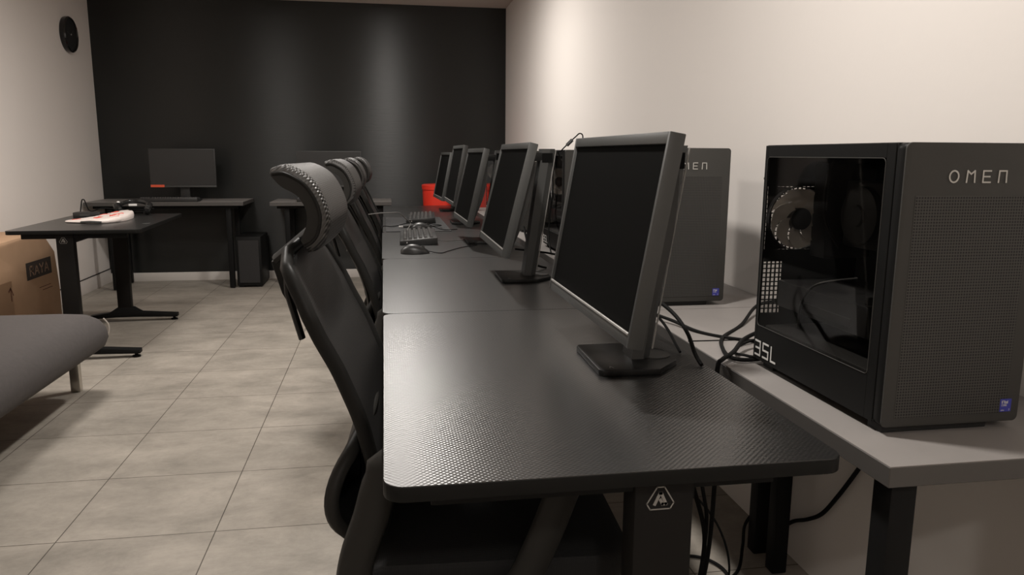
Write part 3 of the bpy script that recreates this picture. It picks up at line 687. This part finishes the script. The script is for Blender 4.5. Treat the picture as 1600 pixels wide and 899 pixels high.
def mouse(x, y, z, rz, label):
    r0 = empty('mouse', (x, y, z), rz, label, 'mouse', 'mice on the black desks'); rings = []
    for i in range(13):
        s = i/12; xx = -.058+.116*s
        w_ = .034*(max(.02, math.sin(math.pi*(.06+.9*s)))**.45); h = .043*max(.03, math.sin(math.pi*min(1, .04+.93*s)))**.62*(1.05-.42*s)
        ring = [(xx, w_*math.cos(a), max(.001, .001+h*(max(0, math.sin(a))**.75))) for a in [math.pi*k/12 for k in range(13)]]
        ring += [(xx, w_*c, .0005) for c in (-.6, 0, .6)]
        rings.append(ring)
    MB().loft(rings).build('shell', M['kbody'], r0, ang=60)
    MB().lathe([(0, -.003), (.008, -.003), (.008, .003), (0, .003)], 14, Matrix.Translation((.032, 0, .024)) @ Matrix.Rotation(R(90), 4, 'X')).build('wheel', M['key'], r0)
    return r0
mouse(.118, 3.09, ZD, R(-4), 'black mouse nearest the camera, on the third black desk')
mouse(.192, 4.07, ZD+.003, R(8), 'black mouse on the mouse pad, behind the first keyboard')
tag(MB().prism(round_rect(.003, .345, 3.965, 4.86, .01, 3), (0, 0, ZD), (1, 0, 0), (0, 1, 0), (0, 0, .003), .0008, 1).build('mouse_pad', M['pad']), 'large dark cloth mouse pad on the fourth black desk', 'mouse pad')

# ================================================================== CABLES
def cable(pts, r, label, m='cable', name='cable', cat='cable', n=8, group=None):
    o = MB().tube(catmull(pts, 8), r, n).build(name, M[m]); tag(o, label, cat, group); return o
Zc_ = ZD+.003; Zg_ = ZG+.0035
cable([(.175, 3.085, ZD+.008), (.22, 3.06, Zc_), (.26, 3.13, Zc_), (.33, 3.25, Zc_), (.40, 3.32, Zc_)], .0018, 'thin black cable leading from the nearest mouse to the third monitor')
cable([(.222, 3.50, ZD+.01), (.28, 3.50, Zc_), (.36, 3.55, Zc_), (.44, 3.60, Zc_)], .0018, 'thin black cable leading from the first keyboard', 'cable_s')
cable([(-.20, 4.0, .62), (-.17, 4.0, .74), (-.11, 4.0, .80), (-.04, 4.0, .815), (.03, 4.0, .818), (.075, 4.02, .815), (.105, 4.05, .785), (.135, 4.10, .752), (.115, 3.99, .73), (.120, 3.92, Zc_)], .0028, 'silvery cable arching over the edge of the fourth black desk', 'cable_s')
cable([(-.03, 4.1, .68), (-.015, 4.1, .735), (.03, 4.15, .732), (.07, 4.25, Zc_+.004), (.12, 4.3, .735), (.18, 4.22, .74), (.22, 4.1, .735), (.25, 4.02, .745), (.30, 4.10, .74), (.28, 4.22, .735), (.23, 4.15, .745), (.30, 4.0, Zc_+.004), (.38, 4.05, Zc_)], .0024, 'tangled black cable on the mouse pad of the fourth desk')
u_ = empty('usb_plug', (.095, 4.13, ZD+.006), R(6), 'black cable plug with a white metal end, on the mouse pad', 'plug')
MB().box(.0, .05, -.009, .009, 0, .012, .003).build('grip', M['kbody'], u_); MB().box(-.022, 0, -.007, .007, .002, .010, .001).build('plug_tip', M['white'], u_)
# cables between nearest monitor and tower
cable([(.515, 1.62, .84), (.555, 1.55, .826), (.585, 1.47, .800), (.592, 1.40, .772), (.590, 1.35, .740), (.592, 1.322, ZD+.004)], .0042, 'thick black cable drooping from the back of the nearest monitor to the desk')
cable([(.52, 1.60, .83), (.56, 1.56, .80), (.583, 1.50, .765), (.587, 1.44, .735), (.588, 1.42, ZD+.004)], .003, 'thinner black cable beside the thick one behind the nearest monitor')
cable([(.56, 1.95, .74), (.64, 1.88, .725), (.70, 1.77, ZG+.012), (.735, 1.66, Zg_), (.80, 1.575, Zg_), (.88, 1.52, Zg_+.003), (.95, 1.47, .72)], .0042, 'black cable lying across the grey table towards the largest tower')
cable([(1.02, 1.47, .81), (1.055, 1.56, .775), (1.06, 1.80, .745), (.99, 1.86, .727), (.87, 1.72, Zg_), (.765, 1.60, Zg_), (.715, 1.49, Zg_+.002), (.700, 1.42, Zg_+.004), (.725, 1.40, Zg_+.003), (.80, 1.415, .7075), (.9, 1.43, .7075)], .0044, 'black cable looping from the largest tower over the edge of the grey table')
cable([(.90, 1.45, .78), (.84, 1.52, .745), (.77, 1.50, .728), (.715, 1.44, .716), (.672, 1.40, .712), (.655, 1.385, .70), (.650, 1.375, .62), (.66, 1.38, .45), (.68, 1.45, .2), (.70, 1.6, .01)], .0048, 'black cable running over the grey table edge down between the two desk rows')
cable([(.95, 1.44, .73), (.86, 1.55, .715), (.78, 1.535, Zg_), (.733, 1.47, Zg_), (.728, 1.42, Zg_+.008), (.755, 1.40, Zg_+.008), (.86, 1.425, .712)], .003, 'thin inner coil of cable beside the largest tower')
cable([(.676, 1.588, ZG+.0015), (.80, 1.583, ZG+.0015), (1.0, 1.576, ZG+.0015), (1.09, 1.57, ZG+.0015)], .0012, 'hair-thin dark line running straight across the grey table')  # dark line across the tabletop, drawn as a thin tube
# ferrite cable above third tower
cable([(.80, 3.10, ZG+.30), (.72, 3.12, ZG+.42), (.726, 3.10, 1.139), (.755, 3.10, 1.168), (.785, 3.10, 1.195), (.80, 3.10, 1.208), (.812, 3.10, 1.205), (.816, 3.10, 1.190), (.812, 3.10, 1.1435)], .0026, 'thin black cable sticking up in a loop over the third tower')
fe = MB().tube([(.748, 3.097, 1.160), (.770, 3.097, 1.182)], .0075, 10).build('ferrite_bead', M['kbody']); tag(fe, 'small dark cylinder clipped on the cable above the third tower', 'cable bead')
# behind the second stand
cable([(.50, 2.72, .86), (.50, 2.62, .80), (.515, 2.58, .745), (.56, 2.60, ZD+.004)], .004, 'black cable hanging left of the second monitor stand column')
cable([(.44, 2.55, .80), (.56, 2.48, .79), (.65, 2.42, .765), (.72, 2.40, .735), (.80, 2.45, .73)], .0035, 'black cable passing behind the second monitor stand towards the second tower')
cable([(.50, 2.40, ZD+.006), (.54, 2.36, ZD+.006), (.585, 2.28, ZD+.004), (.60, 2.20, ZD+.004)], .0035, 'short black cable lying right of the second stand base')
for i, (dx, dy, lb) in enumerate([(0, 0, 'coiled cable on the grey table behind the second stand column'), (.12, .55, 'coiled cable on the grey table in front of the third tower')]):
    pts = []
    for k in range(26):
        a = k*.75; rr = .045+.006*math.sin(k*1.7)
        pts.append((.72+dx+rr*math.cos(a), 2.72+dy+rr*1.3*math.sin(a), ZG+.006+.0016*k*.6))
    cable(pts, .003, lb, group=None)
# bundle of cables hanging inside/at side of third tower
pts = [(.724, 3.26+.012*math.sin(k*2.4)+.004*k*.1, 1.05-.006*k+.03*math.cos(k*1.9)) for k in range(16)]
cable(pts, .0028, 'tied bundle of grey cable hanging on the side of the third tower', 'cable_s')
cable([(.722, 3.22, 1.137), (.722, 3.24, 1.05), (.720, 3.23, .95), (.715, 3.26, .85), (.70, 3.2, .76), (.69, 3.1, ZG+.005)], .003, 'black cable hanging down the side of the third tower')
# under the desks
cable([(.655, 1.55, .66), (.655, 1.56, .50), (.700, 1.58, .36), (.742, 1.59, .22), (.738, 1.60, .08), (.745, 1.62, .006)], .0055, 'thick black cable hanging under the grey table edge beside the desk leg')
cable([(.675, 1.58, .66), (.715, 1.58, .45), (.727, 1.59, .36), (.745, 1.59, .26), (.745, 1.60, .12), (.76, 1.64, .006)], .0045, 'second black cable crossing the first under the grey table edge')
cable([(.60, 1.75, .30), (.68, 1.70, .33), (.76, 1.64, .27), (.81, 1.62, .18), (.825, 1.62, .08), (.80, 1.66, .008)], .0028, 'thin wire bowing out right of the hanging cables')
cable([(.70, 1.80, .01), (.78, 1.86, .008), (.86, 1.84, .008), (.89, 1.76, .008), (.84, 1.66, .008), (.74, 1.66, .008), (.68, 1.74, .008)], .0045, 'black cable looped on the floor between the two desk rows')
cable([(.82, 1.70, .006), (.92, 1.76, .006), (.98, 1.85, .03), (1.0, 1.88, .08), (1.05, 1.90, .12)], .0045, 'black cable running over the floor behind the grey table legs')
cable([(1.10, 1.40, .66), (1.10, 1.48, .48), (1.10, 1.547, .376), (1.10, 1.608, .287), (1.10, 1.669, .209), (1.10, 1.732, .161), (1.10, 1.798, .122), (1.10, 1.86, .07)], .0055, 'black cable hanging along the right wall under the nearest grey table')

# ================================================================== RED BIN
r0 = empty('bin', (.585, 6.36, 0), 0, 'large red plastic bin standing at the end of the black desk row', 'bin')
MB().lathe([(0, .0), (.235, 0), (.245, .01), (.272, .80), (.272, .84), (.262, .84), (.262, .80), (.236, .02), (0, .02)], 48).build('bin_body', M['red'], r0)
MB().lathe([(.262, .835), (.278, .835), (.280, .868), (.270, .874), (0, .878), (0, .868), (.262, .862)], 48).build('lid', M['red'], r0)

# ================================================================== WALL CLOCK
r0 = empty('wall_clock', (XL, 6.54, 2.010), 0, 'round black wall clock high on the left wall', 'clock')
RY = Matrix.Rotation(R(90), 4, 'Y')
MB().lathe([(0, 0), (.130, 0), (.134, .01), (.134, .034), (.126, .042), (.120, .036), (.120, .030), (0, .030)], 48, RY).build('clock_case', M['gloss'], r0)
MB().lathe([(0, .0305), (.119, .0305), (.119, .032), (0, .032)], 40, RY).build('clock_face', M['kbody'], r0)
h_ = MB()
for k in range(12):
    a = R(30*k); h_.box(.032, .033, -.002, .002, .098, .112, mtx=Matrix.Rotation(a, 4, 'X'))
h_.build('hour_marks', M['monplast'], r0)
for an, ln, wd in ((-55, .06, .005), (80, .085, .0035)):
    MB().box(.034, .0355, -wd, wd, -.01, ln, mtx=Matrix.Rotation(R(an), 4, 'X')).build('hand', M['monplast'], r0)
MB().lathe([(0, .032), (.006, .032), (.006, .039), (0, .040)], 12, RY).build('pin', M['silver'], r0)

# ================================================================== GREY SOFA
r0 = empty('sofa', (0, 0, 0), 0, 'low grey fabric sofa bed at the left edge, on a steel leg', 'sofa')
XA, XB_, YA, YB_ = -2.26, -1.285, 1.55, 3.77
rings = []
for (z, k) in ((.205, .075), (.213, .040), (.235, .012), (.27, 0), (.315, .004), (.355, .022), (.382, .05), (.398, .095), (.402, .16)):
    rings.append([(a, b_, z) for a, b_ in round_rect(XA+k*.6, XB_-k, YA+k, YB_-k*1.4, .085, 8)])
sb = MB(); sb.loft(rings); sb.build('cushion', M['sofa'], r0, ang=60)
pp = MB(); pp.tube(catmull([(XB_-.034, YB_-.03, .245), (XB_-.016, YB_-.022, .28), (XB_-.014, YB_-.022, .32), (XB_-.028, YB_-.035, .352)], 4), .0035, 6); pp.build('piping', M['piping'], r0)
MB().box(XA+.08, XB_-.12, YA+.08, YB_-.10, .175, .21, .004).build('frame', M['blackmetal'], r0)
for x, y in ((-1.462, 3.745), (-1.462, 1.75), (-2.1, 1.75), (-2.1, 3.66)):
    MB().box(x-.021, x+.021, y-.016, y+.016, 0, .205, .002).build('leg', M['chrome'], r0)

# ================================================================== CARDBOARD BOX
r0 = empty('cardboard_box', (0, 0, 0), 0, 'large brown cardboard box leaning on the left wall behind the sofa', 'box')
poly = [(3.95, 0), (5.24, 0), (5.25, .25), (5.22, .49), (5.06, .635), (3.95, .605)]
MB().prism(poly, (-2.09, 0, .002), (0, 1, 0), (0, 0, 1), (-.275, 0, 0), .004).build('carton', M['card'], r0)
fx = -2.0895
tb = MB(); tb.box(-2.0903, -2.0893, 4.81, 5.15, .368, .472); lbp = tb.build('printed_label', M['cardd'], r0)
tl = MB(); text(tl, 'RAYA', (-2.0888, 4.855, .393), (0, 1, 0), (0, 0, 1), (1, 0, 0), .052, 1.15, .018, .010); tl.build('lettering', M['cardtext'], lbp)
tp = MB(); tp.box(-2.0902, -2.0892, 4.96, 5.12, .30, .304); tp.box(-2.0902, -2.0892, 5.0, 5.14, .28, .284); tp.build('print_line', M['cardp'], r0)
ar = MB(); strokes(ar, [[(0, 0), (0, 1), (-.3, .6)], [(0, 1), (.3, .6)]], (-2.0893, 4.60, .29), (0, 1, -.5), (0, 0, 1), (1, 0, 0), .08, .07, .010, .0006)
strokes(ar, [[(0, 0), (1, 0), (1, 1), (0, 1), (0, 0)]], (-2.0893, 4.36, .25), (0, 1, 0), (0, 0, 1), (1, 0, 0), .06, .05, .008, .0006); ar.build('arrow_print', M['cardp'], r0)
MB().box(-2.0900, -2.0890, 4.30, 4.62, 0.16, .40, mtx=None).build('tape', M['cardtape'], r0)
fl = MB(); fl.grid(lambda i, j: (-2.36+.14*i, 3.96+.80*j, .63-.02*i+.006*math.sin(j*9)), 4, 8, .004, (0, 0, 1)); fl.build('flap', M['card'], r0)

# ================================================================== THINGS ON THE LEFT DESK
ZL = .715
r0 = empty('plastic_bag', (0, 0, 0), 0, 'white plastic bag with red prints lying on the small left desk', 'bag')
out = [(-1.845, 4.80), (-1.82, 4.745), (-1.74, 4.70), (-1.66, 4.66), (-1.58, 4.68), (-1.535, 4.80), (-1.53, 4.95), (-1.56, 5.10), (-1.62, 5.17), (-1.68, 5.10), (-1.71, 4.97), (-1.75, 4.86), (-1.80, 4.83)]
def bag_h(x, y): # height of the crumpled bag above the desk
    t_ = max(0, min(1, (x+1.82)/.22)); q = max(0, min(1, (y-4.68)/.35))
    return .013+.012*t_+.022*t_*q*(1-max(0, (y-5.08)/.15)*.5)+.004*math.sin(x*90+y*31)*math.cos(y*70)*t_
oc = catmull([(a, b_, 0) for a, b_ in out], 4, closed=True); c0 = Vector((-1.63, 4.90, 0)); rings = []
for f_, k in ((0.02, .97), (.35, 1.0), (.72, .985), (.93, .93), (1, .82), (1.03, .6), (1.0, .35), (1.0, .05)):
    ring = []
    for i, p in enumerate(oc):
        q = c0+(p-c0)*k; ring.append((q.x, q.y, ZL+.001+bag_h(q.x, q.y)*f_))
    rings.append(ring)
MB().loft(rings).build('bag_body', M['bag'], r0, ang=70)
dc = MB()
def dpatch(mb, x0, y0, dx, dy, n=5):
    P = [(x0+dx*k/n, y0+dy*k/n) for k in range(n+1)]
    mb.tube([(a, c, ZL-.001+bag_h(a, c)*1.02) for a, c in P], .0050, 6)
for (x0, y0, dx, dy) in ((-1.60, 4.80, .0, .09), (-1.60, 4.80, .045, .01), (-1.60, 4.84, .035, .01), (-1.60, 4.885, .045, .01), (-1.68, 4.76, .04, .01), (-1.68, 4.775, .045, .02), (-1.665, 4.80, .03, -.02),
        (-1.70, 4.92, .05, .03), (-1.66, 5.0, .04, .02), (-1.80, 4.775, .05, -.01)):
    dpatch(dc, x0, y0, dx, dy)
dc.build('red_print', M['bagred'], r0)
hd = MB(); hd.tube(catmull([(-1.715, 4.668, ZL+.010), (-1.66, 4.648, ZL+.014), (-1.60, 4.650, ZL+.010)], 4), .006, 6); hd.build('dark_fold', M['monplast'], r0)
r0 = empty('headphones', (-1.62, 5.30, ZL), R(10), 'glossy black headphones with white spots, lying behind the plastic bag', 'headphones')
MB().tube(catmull([(-.09, 0, .045), (-.07, .05, .075), (0, .07, .088), (.07, .05, .075), (.09, 0, .045)], 6), 1, 8, flat=(.014, .005, (0, 0, 1))).build('headband', M['gloss'], r0)
for s in (-1, 1):
    cp = MB(); cp.lathe([(0, -.02), (.036, -.02), (.043, -.012), (.043, .008), (.034, .018), (0, .02)], 24, Matrix.Translation((s*.088, -.005, .043)) @ Matrix.Rotation(R(90+s*20), 4, 'Y')); cp.build('ear_cup', M['gloss'], r0)
wp = MB(); wp.box(-.028, .022, -.012, .0, .060, .074, .003); wp.lathe([(0, 0), (.010, 0), (.008, .008), (0, .010)], 12, Matrix.Translation((-.085, -.02, .085))); wp.build('white_spot', M['white'], r0)
r0 = empty('power_adapter', (-1.86, 5.18, ZL), 0, 'flat black power adapter at the wall side of the small left desk', 'power adapter')
MB().box(-.07, .09, -.05, .05, 0, .032, .005).build('case', M['kbody'], r0)
MB().box(-.03, .03, -.0503, -.0495, .01, .022).build('rating_mark', M['monplast'], r0)
cable([(-1.90, 5.18, ZL+.034), (-1.893, 5.18, .79), (-1.885, 5.18, .822), (-1.872, 5.18, .822), (-1.862, 5.18, .79), (-1.852, 5.19, .757), (-1.83, 5.20, .752), (-1.78, 5.2, .768), (-1.72, 5.22, .762), (-1.68, 5.20, .742), (-1.64, 5.22, ZL+.004)], .0035, 'black cable rising in a narrow loop from the power adapter')
pts = [(-1.60+.07*math.cos(k*.9)+.012*math.sin(k*2.3), 5.385+.02*math.sin(k*.9), ZL+.006+.0022*k) for k in range(22)]
cable(pts, .0035, 'coil of black cable behind the headphones on the small left desk')
o = MB().box(-1.372, -1.338, 4.61, 4.66, ZL, ZL+.004, .0015).build('metal_clip', M['monplast']); tag(o, 'small dull metal clip near the right edge of the small left desk', 'clip')
